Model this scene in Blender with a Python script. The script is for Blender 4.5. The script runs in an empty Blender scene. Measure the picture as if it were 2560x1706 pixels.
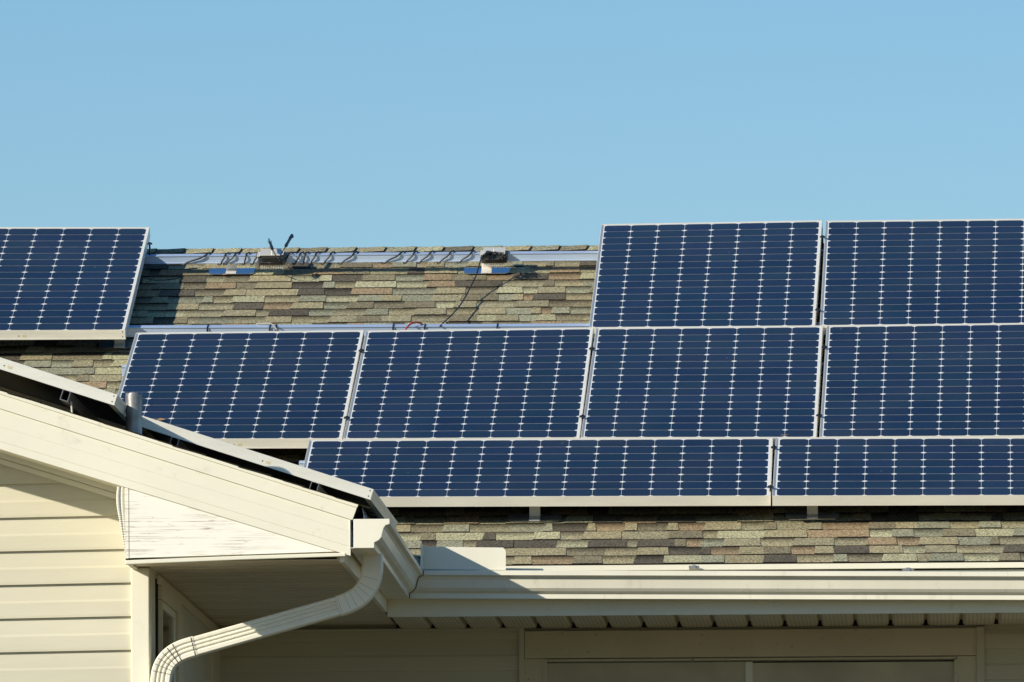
import bpy, math, random
from mathutils import Vector, Matrix

# ------------------------------------------------------------------ camera, sky, sun, exposure
SC = bpy.context.scene
FPX = 28000.0                                   # focal length in pixels of the 2560-wide photograph
PITCH, YAW, ROLL = math.radians(4.718), math.radians(2.181), -0.005
cam_d = bpy.data.cameras.new('Camera')
cam_d.sensor_width = 36.0
cam_d.lens = FPX / 2560 * 36.0
cam_d.clip_start, cam_d.clip_end = 0.5, 3000.0
cam = bpy.data.objects.new('Camera', cam_d)
SC.collection.objects.link(cam)
CAM = Vector((0, 0, 1.6))
CROT = (Matrix.Rotation(YAW, 3, 'Z') @ Matrix.Rotation(math.pi / 2 + PITCH, 3, 'X') @ Matrix.Rotation(ROLL, 3, 'Z'))
cam.matrix_world = Matrix.Translation(CAM) @ CROT.to_4x4()
SC.camera = cam

SUN_TRAVEL = Vector((1.44, 1.075, -0.74)).normalized()
sun_el = math.asin(-SUN_TRAVEL.z)
sun_rot = math.atan2(-SUN_TRAVEL.x, -SUN_TRAVEL.y) % (2 * math.pi)
W = bpy.data.worlds.new('World')
SC.world = W
W.use_nodes = True
nt = W.node_tree
sky = nt.nodes.new('ShaderNodeTexSky')
sky.sky_type = 'NISHITA'
sky.sun_disc = False
sky.sun_elevation = sun_el
sky.sun_rotation = sun_rot
sky.altitude = 0
sky.air_density = 1.0
sky.dust_density = 0.25
sky.ozone_density = 4.4
bg = nt.nodes['Background']
bg.inputs['Strength'].default_value = 0.111
hs = nt.nodes.new('ShaderNodeHueSaturation')
hs.inputs['Saturation'].default_value = 1.16
nt.links.new(sky.outputs['Color'], hs.inputs['Color'])
nt.links.new(hs.outputs['Color'], bg.inputs['Color'])
sun_d = bpy.data.lights.new('Sun', 'SUN')
sun_d.energy = 5.0
sun_d.angle = math.radians(0.5)
sun_d.color = (1.0, 0.925, 0.79)
sun = bpy.data.objects.new('Sun', sun_d)
SC.collection.objects.link(sun)
sun.rotation_euler = SUN_TRAVEL.to_track_quat('-Z', 'Y').to_euler()
SC.view_settings.view_transform = 'Standard'
SC.view_settings.look = 'None'
SC.view_settings.exposure = 0.12
SC.view_settings.gamma = 1.0

# ------------------------------------------------------------------ sight lines of the survey photo
def ray(px, py):
    return (CROT @ Vector(((px - 1280) / FPX, -(py - 853) / FPX, -1))).normalized()
def hit(px, py, p0, n):
    d = ray(px, py)
    return CAM + d * ((p0 - CAM).dot(n) / d.dot(n))
X1, Y1, Z1 = Vector((1, 0, 0)), Vector((0, 1, 0)), Vector((0, 0, 1))
def on_y(px, py, y): return hit(px, py, Vector((0, y, 0)), Y1)
def on_x(px, py, x): return hit(px, py, Vector((x, 0, 0)), X1)
def on_z(px, py, z): return hit(px, py, Vector((0, 0, z)), Z1)

class Frame:
    def __init__(s, o, a, b, c): s.o, s.a, s.b, s.c = Vector(o), Vector(a), Vector(b), Vector(c)
    def pt(s, a, b, c=0.0): return s.o + s.a * a + s.b * b + s.c * c
    def inv(s, p):
        d = p - s.o
        return d.dot(s.a), d.dot(s.b), d.dot(s.c)

SL = math.atan(1 / 3)
RU, RV, RN = Vector((1, 0, 0)), Vector((0, math.cos(SL), math.sin(SL))), Vector((0, -math.sin(SL), math.cos(SL)))
fwd = CROT @ Vector((0, 0, -1))
_p = CAM + ray(1280, 960) * (51.28 / ray(1280, 960).dot(fwd)) - RN * 0.146
_e = hit(1745, 1406, _p + RN * 0.008, RN) - RN * 0.008
R = Frame((0, _e.y, _e.z), RU, RV, RN)           # main roof: u along the eave, v up the slope, n off the shingles
YE, ZE = _e.y, _e.z
def rf(px, py, n=0.0):
    u, v, _ = R.inv(hit(px, py, R.pt(0, 0, n), RN)); return u, v
def rfv(px, py, v):
    u, _, n = R.inv(hit(px, py, R.pt(0, v, 0), RV)); return u, n

# ------------------------------------------------------------------ mesh helper
class MB:
    def __init__(s): s.v, s.f, s.m, s.c = [], [], [], []
    def poly(s, pts, m=0, col=None):
        i = len(s.v); s.v += [Vector(p) for p in pts]
        s.f.append(tuple(range(i, i + len(pts)))); s.m.append(m); s.c.append(col)
    def hexa(s, p, m=0, col=None):               # 8 points: bottom loop 0-3, top loop 4-7
        i = len(s.v); s.v += [Vector(q) for q in p]
        for f in ((3, 2, 1, 0), (4, 5, 6, 7), (0, 1, 5, 4), (1, 2, 6, 5), (2, 3, 7, 6), (3, 0, 4, 7)):
            s.f.append(tuple(i + k for k in f)); s.m.append(m); s.c.append(col)
    def box(s, fr, a0, a1, b0, b1, c0, c1, m=0, col=None):
        s.hexa([fr.pt(a, b, c) for c in (c0, c1) for a, b in ((a0, b0), (a1, b0), (a1, b1), (a0, b1))], m, col)
    def prism(s, loop0, loop1, m=0, caps=True, col=None):
        n = len(loop0); i = len(s.v); s.v += [Vector(p) for p in loop0] + [Vector(p) for p in loop1]
        for k in range(n):
            s.f.append((i + k, i + (k + 1) % n, i + n + (k + 1) % n, i + n + k)); s.m.append(m); s.c.append(col)
        if caps:
            s.f.append(tuple(i + n - 1 - k for k in range(n))); s.f.append(tuple(i + n + k for k in range(n)))
            s.m += [m, m]; s.c += [col, col]
    def strip(s, line0, line1, m=0):              # open sheet between two polylines
        for k in range(len(line0) - 1):
            s.poly([line0[k], line0[k + 1], line1[k + 1], line1[k]], m)
    def tube(s, pts, r, sides=8, m=0, caps=True):
        pts = [Vector(p) for p in pts]; n = len(pts)
        rr = r if isinstance(r, (list, tuple)) else [r] * n
        t = [(pts[min(k + 1, n - 1)] - pts[max(k - 1, 0)]).normalized() for k in range(n)]
        ref = Vector((0, 0, 1)) if abs(t[0].z) < 0.9 else Vector((1, 0, 0))
        a = t[0].cross(ref).normalized(); i = len(s.v)
        for k in range(n):
            a = (a - t[k] * a.dot(t[k])).normalized(); b = t[k].cross(a)
            for q in range(sides):
                w = 2 * math.pi * q / sides
                s.v.append(pts[k] + (a * math.cos(w) + b * math.sin(w)) * rr[k])
        for k in range(n - 1):
            for q in range(sides):
                s.f.append((i + k * sides + q, i + k * sides + (q + 1) % sides, i + (k + 1) * sides + (q + 1) % sides, i + (k + 1) * sides + q))
                s.m.append(m); s.c.append(None)
        if caps:
            s.f.append(tuple(i + sides - 1 - q for q in range(sides))); s.f.append(tuple(i + (n - 1) * sides + q for q in range(sides)))
            s.m += [m, m]; s.c += [None, None]
    def build(s, name, mats, parent=None, smooth=False, bevel=0.0, loc=None):
        me = bpy.data.meshes.new(name)
        if parent is not None:
            base = parent['_o'] if '_o' in parent else (0, 0, 0)
            base = Vector(base)
        else:
            base = Vector(loc) if loc is not None else sum(s.v, Vector()) / len(s.v)
        me.from_pydata([tuple(p - base) for p in s.v], [], s.f)
        for mt in (mats if isinstance(mats, (list, tuple)) else [mats]): me.materials.append(mt)
        me.polygons.foreach_set('material_index', s.m)
        if any(c is not None for c in s.c):
            at = me.color_attributes.new('tint', 'FLOAT_COLOR', 'CORNER'); buf = []
            for f, c in zip(s.f, s.c):
                if c is None: buf += [1, 1, 1, 1] * len(f)
                elif isinstance(c[0], (tuple, list)):
                    for q in c: buf += [q[0], q[1], q[2], 1]
                else: buf += [c[0], c[1], c[2], 1] * len(f)
            at.data.foreach_set('color', buf)
        if smooth: me.polygons.foreach_set('use_smooth', [True] * len(s.f))
        me.update()
        o = bpy.data.objects.new(name, me)
        SC.collection.objects.link(o)
        if parent is not None: o.parent = parent
        else: o.location = base
        o['_o'] = tuple(base)
        if bevel:
            bv = o.modifiers.new('bevel', 'BEVEL'); bv.width = bevel; bv.segments = 2; bv.limit_method = 'ANGLE'; bv.angle_limit = math.radians(40)
        return o

def thing(name, label, cat, loc, group=None):
    o = bpy.data.objects.new(name, None); SC.collection.objects.link(o)
    o.location = loc; o['_o'] = tuple(loc); o.empty_display_size = 0.1
    return tag(o, label, cat, group)
def tag(o, label, cat, group=None):
    o['label'] = label; o['category'] = cat
    if group: o['group'] = group
    return o
def pw(l, n=6):                                    # Catmull-Rom through pixel/depth keys
    out = []
    for i in range(len(l) - 1):
        p0, p1, p2, p3 = l[max(i - 1, 0)], l[i], l[i + 1], l[min(i + 2, len(l) - 1)]
        for k in range(n):
            t = k / n
            out.append(tuple(0.5 * (2 * b + (c - a) * t + (2 * a - 5 * b + 4 * c - d) * t * t + (3 * b - a - 3 * c + d) * t ** 3) for a, b, c, d in zip(p0, p1, p2, p3)))
    out.append(l[-1]); return out
def grid(P, nu, nv): return [[P(i / nu, j / nv) for j in range(nv + 1)] for i in range(nu + 1)]

# ------------------------------------------------------------------ materials
def mat(name, col, rough=0.5, metal=0.0, spec=0.5, noise=0.0, nscale=8.0, stretch=(1, 1, 1), bump=0.0, bscale=200.0, coat=0.0, tint=False, dirt=None, dscale=3.0, dlo=0.55, dhi=0.8):
    m = bpy.data.materials.new(name); m.use_nodes = True
    N, L = m.node_tree.nodes, m.node_tree.links
    b = N['Principled BSDF']
    b.inputs['Roughness'].default_value = rough; b.inputs['Metallic'].default_value = metal
    b.inputs['Specular IOR Level'].default_value = spec; b.inputs['Coat Weight'].default_value = coat
    b.inputs['Coat Roughness'].default_value = 0.06
    tc = N.new('ShaderNodeTexCoord'); mp = N.new('ShaderNodeMapping'); mp.inputs['Scale'].default_value = stretch
    L.new(tc.outputs['Object'], mp.inputs['Vector'])
    if tint:
        at = N.new('ShaderNodeAttribute'); at.attribute_name = 'tint'; src = at.outputs['Color']
        mul = N.new('ShaderNodeMix'); mul.data_type = 'RGBA'; mul.blend_type = 'MULTIPLY'; mul.inputs[0].default_value = 1
        L.new(src, mul.inputs[6]); mul.inputs[7].default_value = (*col, 1); src = mul.outputs[2]
    else:
        rgb = N.new('ShaderNodeRGB'); rgb.outputs[0].default_value = (*col, 1); src = rgb.outputs[0]
    if noise:
        nz = N.new('ShaderNodeTexNoise'); nz.inputs['Scale'].default_value = nscale; nz.inputs['Detail'].default_value = 5
        L.new(mp.outputs[0], nz.inputs['Vector'])
        mr = N.new('ShaderNodeMapRange'); mr.inputs[1].default_value = 0.3; mr.inputs[2].default_value = 0.7
        mr.inputs[3].default_value = 1 - noise; mr.inputs[4].default_value = 1 + noise
        L.new(nz.outputs['Fac'], mr.inputs[0])
        mu = N.new('ShaderNodeVectorMath'); mu.operation = 'SCALE'; L.new(src, mu.inputs[0]); L.new(mr.outputs[0], mu.inputs['Scale']); src = mu.outputs[0]
    if dirt:
        nd = N.new('ShaderNodeTexNoise'); nd.inputs['Scale'].default_value = dscale; nd.inputs['Detail'].default_value = 8; nd.inputs['Roughness'].default_value = 0.65
        L.new(mp.outputs[0], nd.inputs['Vector'])
        mr2 = N.new('ShaderNodeMapRange'); mr2.inputs[1].default_value = dlo; mr2.inputs[2].default_value = dhi
        L.new(nd.outputs['Fac'], mr2.inputs[0])
        mx = N.new('ShaderNodeMix'); mx.data_type = 'RGBA'; L.new(mr2.outputs[0], mx.inputs[0]); L.new(src, mx.inputs[6]); mx.inputs[7].default_value = (*dirt, 1); src = mx.outputs[2]
    L.new(src, b.inputs['Base Color'])
    if bump:
        nb = N.new('ShaderNodeTexNoise'); nb.inputs['Scale'].default_value = bscale; nb.inputs['Detail'].default_value = 3
        L.new(mp.outputs[0], nb.inputs['Vector'])
        bp = N.new('ShaderNodeBump'); bp.inputs['Strength'].default_value = bump; bp.inputs['Distance'].default_value = 0.004
        L.new(nb.outputs['Fac'], bp.inputs['Height']); L.new(bp.outputs[0], b.inputs['Normal'])
    return m

M = {}
M['shingle'] = mat('shingle_granules', (1, 1, 1), 0.95, spec=0.12, noise=0.8, nscale=115, bump=1.0, bscale=260, tint=True)
M['asphalt'] = mat('asphalt_edge', (0.02, 0.018, 0.015), 0.9, spec=0.1)
M['fascia'] = mat('white_trim_paint', (0.80, 0.765, 0.61), 0.45, spec=0.35, noise=0.04, nscale=2.5, dirt=(0.55, 0.50, 0.38), dscale=12, dlo=0.60, dhi=0.9, bump=0.5, bscale=5)
M['gutter'] = mat('gutter_enamel', (0.80, 0.765, 0.62), 0.32, spec=0.45, noise=0.06, nscale=3, stretch=(1, 1, 0.12), dirt=(0.50, 0.44, 0.32), dscale=16, dlo=0.57, dhi=0.95, bump=0.4, bscale=6)
M['siding'] = mat('cream_vinyl', (0.61, 0.575, 0.44), 0.5, spec=0.3, noise=0.07, nscale=1.6, stretch=(0.5, 0.5, 3), dirt=(0.42, 0.37, 0.26), dscale=34, dlo=0.66, dhi=0.82, bump=0.25, bscale=14)
M['soffit_'] = mat('soffit_vinyl', (0.62, 0.56, 0.42), 0.55, spec=0.3, noise=0.06, nscale=3)
def ribbed(name, axis):
    m = mat(name, (0.70, 0.62, 0.46), 0.55, spec=0.3, noise=0.08, nscale=3)
    N, L = m.node_tree.nodes, m.node_tree.links; b = N['Principled BSDF']; src = b.inputs['Base Color'].links[0].from_socket
    w = N.new('ShaderNodeTexWave'); w.wave_type = 'BANDS'; w.bands_direction = axis; w.inputs['Scale'].default_value = 18.0; w.inputs['Distortion'].default_value = 0.0
    L.new(N['Texture Coordinate'].outputs['Object'], w.inputs['Vector'])
    mr = N.new('ShaderNodeMapRange'); mr.inputs[3].default_value = 0.80; mr.inputs[4].default_value = 1.04; L.new(w.outputs['Fac'], mr.inputs[0])
    v = N.new('ShaderNodeVectorMath'); v.operation = 'SCALE'; L.new(src, v.inputs[0]); L.new(mr.outputs[0], v.inputs['Scale']); L.new(v.outputs[0], b.inputs['Base Color'])
    return m
M['soffit'] = ribbed('vented_soffit_crossways', 'Y'); M['soffit_eave'] = ribbed('vented_soffit', 'X')
M['trim'] = mat('window_trim_paint', (0.66, 0.59, 0.43), 0.5, spec=0.3, noise=0.05, nscale=4, dirt=(0.16, 0.12, 0.07), dscale=45, dlo=0.63, dhi=0.69)
M['dark'] = mat('gap_shade_black', (0.012, 0.011, 0.010), 0.8)  # flat black, puts the shade inside gaps and holes into the colour
M['alu'] = mat('anodised_frame', (0.86, 0.82, 0.70), 0.42, metal=0.35, spec=0.5, noise=0.05, nscale=5, stretch=(1, 1, 6))
M['rail'] = mat('mill_aluminium', (0.54, 0.66, 0.84), 0.34, metal=0.35, noise=0.06, nscale=12, stretch=(0.4, 6, 6))
M['flash'] = mat('bright_flashing', (0.84, 0.85, 0.87), 0.24, metal=1.0, noise=0.05, nscale=6)
M['bracket'] = mat('bracket_aluminium', (0.78, 0.75, 0.68), 0.5, metal=0.3)
M['black'] = mat('black_plastic', (0.012, 0.012, 0.012), 0.4, spec=0.4)
M['cable'] = mat('black_cable', (0.016, 0.015, 0.013), 0.45, spec=0.5)
M['graycable'] = mat('grey_cable', (0.35, 0.33, 0.27), 0.5)
M['red'] = mat('red_cable', (0.65, 0.03, 0.02), 0.4)
M['iron'] = mat('inverter_casting', (0.055, 0.052, 0.042), 0.5, metal=0.4, noise=0.2, nscale=60)
M['lead'] = mat('lead_sheet', (0.33, 0.32, 0.31), 0.42, metal=0.6, noise=0.3, nscale=14, bump=0.5, bscale=25)
M['backsheet'] = mat('white_backsheet', (0.82, 0.82, 0.78), 0.5, spec=0.2)
M['back'] = mat('panel_back', (0.05, 0.05, 0.05), 0.6)  # near-black colour stands in for the shade under the panels
M['leaf'] = mat('dry_leaf', (0.36, 0.21, 0.11), 0.7, noise=0.3, nscale=60)
M['label'] = mat('beige_sticker', (0.60, 0.53, 0.32), 0.6)
M['screen'] = mat('dusty_screened_glass', (0.56, 0.52, 0.39), 0.6, spec=0.15, noise=0.16, nscale=3.5, dirt=(0.62, 0.61, 0.5), dscale=9, dlo=0.6, dhi=0.8)
M['glass'] = mat('dark_window_glass', (0.03, 0.032, 0.03), 0.08, spec=0.6)
M['grass'] = mat('dry_lawn', (0.135, 0.108, 0.048), 0.95, noise=0.35, nscale=0.6, bump=0.6, bscale=30)
M['wood'] = None

def cell_material():
    m = bpy.data.materials.new('solar_cell'); m.use_nodes = True
    N, L = m.node_tree.nodes, m.node_tree.links; b = N['Principled BSDF']
    b.inputs['Roughness'].default_value = 0.4; b.inputs['Specular IOR Level'].default_value = 0.08
    b.inputs['Coat Weight'].default_value = 1.0; b.inputs['Coat Roughness'].default_value = 0.03; b.inputs['Coat IOR'].default_value = 1.112
    at = N.new('ShaderNodeAttribute'); at.attribute_name = 'tint'
    tc = N.new('ShaderNodeTexCoord')
    vo = N.new('ShaderNodeTexVoronoi'); vo.inputs['Scale'].default_value = 9.0; L.new(tc.outputs['Object'], vo.inputs['Vector'])
    mr = N.new('ShaderNodeMapRange'); mr.inputs[1].default_value = 0.035; mr.inputs[2].default_value = 0.02
    L.new(vo.outputs['Distance'], mr.inputs[0])
    sep = N.new('ShaderNodeSeparateColor'); L.new(vo.outputs['Color'], sep.inputs[0])
    th = N.new('ShaderNodeMath'); th.operation = 'GREATER_THAN'; th.inputs[1].default_value = 0.7; L.new(sep.outputs[0], th.inputs[0])
    mu = N.new('ShaderNodeMath'); mu.operation = 'MULTIPLY'; L.new(mr.outputs[0], mu.inputs[0]); L.new(th.outputs[0], mu.inputs[1])
    nz = N.new('ShaderNodeTexNoise'); nz.inputs['Scale'].default_value = 2.2; nz.inputs['Detail'].default_value = 6; L.new(tc.outputs['Object'], nz.inputs['Vector'])
    m2 = N.new('ShaderNodeMapRange'); m2.inputs[1].default_value = 0.3; m2.inputs[2].default_value = 0.75; m2.inputs[3].default_value = 0.0; m2.inputs[4].default_value = 0.035
    L.new(nz.outputs['Fac'], m2.inputs[0])
    mx = N.new('ShaderNodeMath'); mx.operation = 'MAXIMUM'; L.new(mu.outputs[0], mx.inputs[0]); L.new(m2.outputs[0], mx.inputs[1])
    mix = N.new('ShaderNodeMix'); mix.data_type = 'RGBA'; L.new(mx.outputs[0], mix.inputs[0]); L.new(at.outputs['Color'], mix.inputs[6]); mix.inputs[7].default_value = (0.42, 0.40, 0.36, 1)
    L.new(mix.outputs[2], b.inputs['Base Color'])
    return m
M['cell'] = cell_material()

def wood_material():
    m = bpy.data.materials.new('flaking_white_wood'); m.use_nodes = True
    N, L = m.node_tree.nodes, m.node_tree.links; b = N['Principled BSDF']
    b.inputs['Roughness'].default_value = 0.6; b.inputs['Specular IOR Level'].default_value = 0.25
    tc = N.new('ShaderNodeTexCoord')
    def streak(scale, sc, lo, hi, det=6, dist=0.6):
        mp = N.new('ShaderNodeMapping'); mp.inputs['Scale'].default_value = sc; L.new(tc.outputs['Object'], mp.inputs['Vector'])
        n = N.new('ShaderNodeTexNoise'); n.inputs['Scale'].default_value = scale; n.inputs['Detail'].default_value = det; n.inputs['Distortion'].default_value = dist
        L.new(mp.outputs[0], n.inputs['Vector'])
        r = N.new('ShaderNodeMapRange'); r.inputs[1].default_value = lo; r.inputs[2].default_value = hi; L.new(n.outputs['Fac'], r.inputs[0]); return r.outputs[0]
    crack = streak(1.0, (2.5, 2.5, 240), 0.56, 0.61)
    where = streak(1.0, (4, 4, 8), 0.40, 0.58, 3)
    mu = N.new('ShaderNodeMath'); mu.operation = 'MULTIPLY'; L.new(crack, mu.inputs[0]); L.new(where, mu.inputs[1])
    chip = streak(1.0, (16, 16, 120), 0.62, 0.68, 5)
    mx = N.new('ShaderNodeMath'); mx.operation = 'MAXIMUM'; L.new(mu.outputs[0], mx.inputs[0])
    m2 = N.new('ShaderNodeMath'); m2.operation = 'MULTIPLY'; L.new(chip, m2.inputs[0]); L.new(where, m2.inputs[1]); L.new(m2.outputs[0], mx.inputs[1])
    sc = N.new('ShaderNodeMath'); sc.operation = 'MULTIPLY'; sc.inputs[1].default_value = 0.66; L.new(mx.outputs[0], sc.inputs[0])
    mix = N.new('ShaderNodeMix'); mix.data_type = 'RGBA'; L.new(sc.outputs[0], mix.inputs[0]); mix.inputs[6].default_value = (0.88, 0.85, 0.74, 1); mix.inputs[7].default_value = (0.26, 0.17, 0.09, 1)
    L.new(mix.outputs[2], b.inputs['Base Color'])
    bp = N.new('ShaderNodeBump'); bp.inputs['Strength'].default_value = 0.35; bp.inputs['Distance'].default_value = 0.003; bp.invert = True
    L.new(mx.outputs[0], bp.inputs['Height']); L.new(bp.outputs[0], b.inputs['Normal'])
    return m
M['wood'] = wood_material()

# ------------------------------------------------------------------ key dimensions read off the sight lines
YFA = YE + 0.03                                   # main fascia face = back of main gutter
YGF = YE - 0.133                                  # main gutter lip
Z_LIP = on_y(1057, 1426, YGF).z
GH = on_y(1700, 1427, YGF).z - on_y(1700, 1497, YGF + 0.063).z      # gutter height
ZS = on_y(1700, 1531, YFA).z                      # soffit level
YW = on_z(1700, 1569, ZS).y                       # main front wall
_c = on_y(1057, 1426, YGF); XC = _c.x             # inner corner of the two gutters (lip)
Y_GE = on_z(973, 1297.5, Z_LIP).y                   # front end of the wing gutter
YF = Y_GE + 0.004                                 # rake board face
XFA = XC - 0.163                                  # wing eave fascia face
ra, rb = on_y(0, 977.5, YF), on_y(894, 1262.3, YF)
AW = math.atan2(ra.z - rb.z, rb.x - ra.x)
WD, WN = Vector((math.cos(AW), 0, -math.sin(AW))), Vector((math.sin(AW), 0, math.cos(AW)))
Wf = Frame((rb.x, YF, rb.z), WD, Y1, WN)          # wing right slope: a down the slope from the rake end, b away, c off
ZSW = on_y(600, 1399, YF).z                       # wing soffit level
YFW = YF + 0.47 #                     # wing front wall
XRW = on_y(389, 1440, YFW).x                      # wing return wall (inner corner side)
X_RIDGE_W = XRW - 4.2
vr = 0.5 * (rf(457, 622, 0.012)[1] + rf(1496, 615, 0.012)[1])   # ridge

XL, XR_ = -9.5, 7.5
HOUSE = thing('house', 'cream sided house with brown shingle roof, deep eaves and a gabled wing', 'house', (XFA, YW, 0))

# ground
g = MB(); g.poly([(-900, -300, 0), (900, -300, 0), (900, 1500, 0), (-900, 1500, 0)])
go = g.build('ground', M['grass'], loc=(0, 0, 0)); go['kind'] = 'structure'

# ------------------------------------------------------------------ shingles
PAL = [((0.48, 0.47, 0.29), 3.2), ((0.40, 0.36, 0.215), 5), ((0.36, 0.335, 0.21), 5), ((0.37, 0.285, 0.17), 3.0), ((0.26, 0.235, 0.15), 4.4), ((0.135, 0.122, 0.09), 4.2), ((0.34, 0.345, 0.235), 2.8)]
def pick(rng):
    t = rng.random() * sum(w for _, w in PAL)
    for c, w in PAL:
        t -= w
        if t <= 0: break
    k = rng.uniform(0.9, 1.1)
    return (c[0] * k, c[1] * k * 0.955, c[2] * k * 0.92)
EXPO = 0.1405
def shingles(mb, fr, u0, u1, v0, rows, seed, keep, expo=EXPO):
    rng = random.Random(seed)
    for k in range(rows):
        v = v0 + k * expo
        u = u0 - rng.uniform(0, 0.3); raised = rng.random() < 0.5
        wob = [rng.uniform(-0.0011, 0.0011) for _ in range(3)]
        def vj(x): return wob[0] + wob[1] * math.sin(x * 2.1 + k) + wob[2] * math.sin(x * 5.3 + 2 * k)
        lean_prev = 0.0
        while u < u1:
            w = rng.choice((0.09, 0.12, 0.13, 0.145, 0.16, 0.18)) * rng.uniform(0.9, 1.15)
            if rng.random() < 0.12: w = rng.uniform(0.04, 0.07)
            lean = -rng.uniform(0.002, 0.008) if raised else rng.uniform(0.001, 0.012)
            a0, a1 = max(u, u0), u + w
            if a1 > u0 + 0.01 and keep(fr.pt((a0 + a1) / 2, v + 0.07, 0)):
                c = pick(rng)
                hi = (0.0068 if raised else 0.0038) + rng.uniform(-0.0004, 0.0006)
                lo = 0.0016 if raised else 0.0006
                L_ = expo + 0.02
                def n_(t): return hi + (lo - hi) * t / L_
                def P(side, t):
                    x = (a0 + lean_prev * t / expo) if side == 0 else (a1 + lean * t / expo)
                    return fr.pt(x, v + t + (vj(x) if t == 0 else 0), n_(t))
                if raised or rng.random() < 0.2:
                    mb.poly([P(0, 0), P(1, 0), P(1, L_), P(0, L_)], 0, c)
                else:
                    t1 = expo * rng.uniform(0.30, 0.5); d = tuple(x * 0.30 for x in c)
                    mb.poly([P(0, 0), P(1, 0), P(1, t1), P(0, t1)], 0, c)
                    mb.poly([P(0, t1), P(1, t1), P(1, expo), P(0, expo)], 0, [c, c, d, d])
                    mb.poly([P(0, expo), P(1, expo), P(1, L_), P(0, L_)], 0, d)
                b0, b1 = P(0, 0), P(1, 0)
                nn = fr.c
                mb.poly([b0 - nn * hi, b1 - nn * hi, b1, b0], 1)
                if raised:
                    q0, q1 = P(0, expo), P(1, expo)
                    mb.poly([b0 - nn * 0.005, b0, q0, q0 - nn * 0.005], 1)
                    mb.poly([b1, b1 - nn * 0.005, q1 - nn * 0.005, q1], 1)
            u = a1 - (0 if rng.random() < 0.75 else 0.0)
            lean_prev = lean
            raised = not raised if rng.random() < 0.86 else raised

def main_z(p): return ZE + (p.y - YE) * math.tan(SL)
def wing_z(p): return Wf.o.z - (p.x - Wf.o.x) * math.tan(AW) if p.x > X_RIDGE_W else Wf.o.z - (2 * X_RIDGE_W - p.x - Wf.o.x) * math.tan(AW)
mb = MB()
rows = int(vr / EXPO) + 1
shingles(mb, R, XL, XR_, 0.0, rows, 11, lambda p: p.x > XFA + 0.1 or p.z > wing_z(p) - 0.02)
roof = mb.build('roof', [M['shingle'], M['asphalt']], HOUSE)
dk = MB()                                         # sheathing under the shingles, both slopes
yr, zr = R.pt(0, vr, 0).y, R.pt(0, vr, 0).z
prof = [(YE + 0.035, ZE + 0.005), (yr, zr - 0.003), (2 * yr - YE, ZE - 0.003), (2 * yr - YE, ZE - 0.03), (yr, zr - 0.03), (YE + 0.035, ZE - 0.03)]
prof = [(y, z - 0.002) for y, z in prof]
dk.prism([(XL, y, z) for y, z in prof], [(XR_, y, z) for y, z in prof])
dk.build('roof_deck', M['asphalt'], HOUSE)
rc = MB(); rng = random.Random(5)                 # ridge cap shingles, each one bent over the ridge
RB = Frame((0, yr, zr), RU, Vector((0, -math.cos(SL), math.sin(SL))) * -1, Vector((0, math.sin(SL), math.cos(SL))))
u = XL
while u < XR_:
    w = 0.141 * rng.uniform(0.96, 1.05); c = pick(rng); c = tuple(0.25 * x + 0.75 * y for x, y in zip((0.33, 0.30, 0.19), c))
    dv = 0.098 + rng.uniform(-0.004, 0.004); sk = rng.uniform(0.006, 0.012)
    for side in (0, 1):
        if side == 0:
            A = lambda uu, t, n: R.pt(uu, vr - t, n)
        else:
            A = lambda uu, t, n: Vector((uu, yr + t * math.cos(SL), zr - t * math.sin(SL))) + Vector((0, math.sin(SL), math.cos(SL))) * n
        p = [A(u - 0.02, 0, 0.008), A(u + w, 0, 0.0165), A(u + w - sk, dv, 0.0175), A(u - 0.02 - sk, dv, 0.009)]
        rc.poly(p if side else p[::-1], 0, c)
        rc.poly([A(u + w, 0, 0.0165), A(u + w, 0, 0.004), A(u + w - sk, dv, 0.004), A(u + w - sk, dv, 0.0175)], 1)
        rc.poly([A(u - 0.02 - sk, dv, 0.009), A(u - 0.02 - sk, dv, 0.0), A(u + w - sk, dv, 0.0), A(u + w - sk, dv, 0.0175)], 1)
    u += w
rc.build('ridge_cap', [M['shingle'], M['asphalt']], roof)

mb = MB()                                         # wing roof: right slope shingled, left slope too
Wr = Frame(Wf.pt(0.055, -0.018, 0.0), Y1, -WD, WN)
LW = (XFA + 0.06 - X_RIDGE_W) / math.cos(AW)
shingles(mb, Wr, 0.0, 14, 0.0, int(LW / EXPO) + 1, 23, lambda p: p.z > main_z(p) - 0.03 and p.y < yr)
wroof = mb.build('roof', [M['shingle'], M['asphalt']], HOUSE)
dk = MB()
zw = lambda x: Wf.o.z - (x - Wf.o.x) * math.tan(AW)
xe = XFA + 0.06
prof = [(xe, zw(xe) - 0.005), (X_RIDGE_W, zw(X_RIDGE_W) - 0.005), (2 * X_RIDGE_W - xe, zw(xe) - 0.005), (2 * X_RIDGE_W - xe, zw(xe) - 0.03), (X_RIDGE_W, zw(X_RIDGE_W) - 0.03), (xe, zw(xe) - 0.03)]
dk.prism([(x, YF + 0.015, z) for x, z in prof], [(x, YE + 0.3, z) for x, z in prof])
# the part of the wing deck that climbs the main roof to the valley
for s_ in (1, -1):
    pts = [(X_RIDGE_W, YE + 0.3, zw(X_RIDGE_W) - 0.005), (X_RIDGE_W, YE + (zw(X_RIDGE_W) - ZE) / math.tan(SL), zw(X_RIDGE_W) - 0.005), (X_RIDGE_W + s_ * (xe - X_RIDGE_W), YE + 0.3, zw(xe) - 0.005)]
    dk.poly(pts if s_ > 0 else pts[::-1])
dk.build('roof_deck', M['asphalt'], HOUSE)

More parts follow.
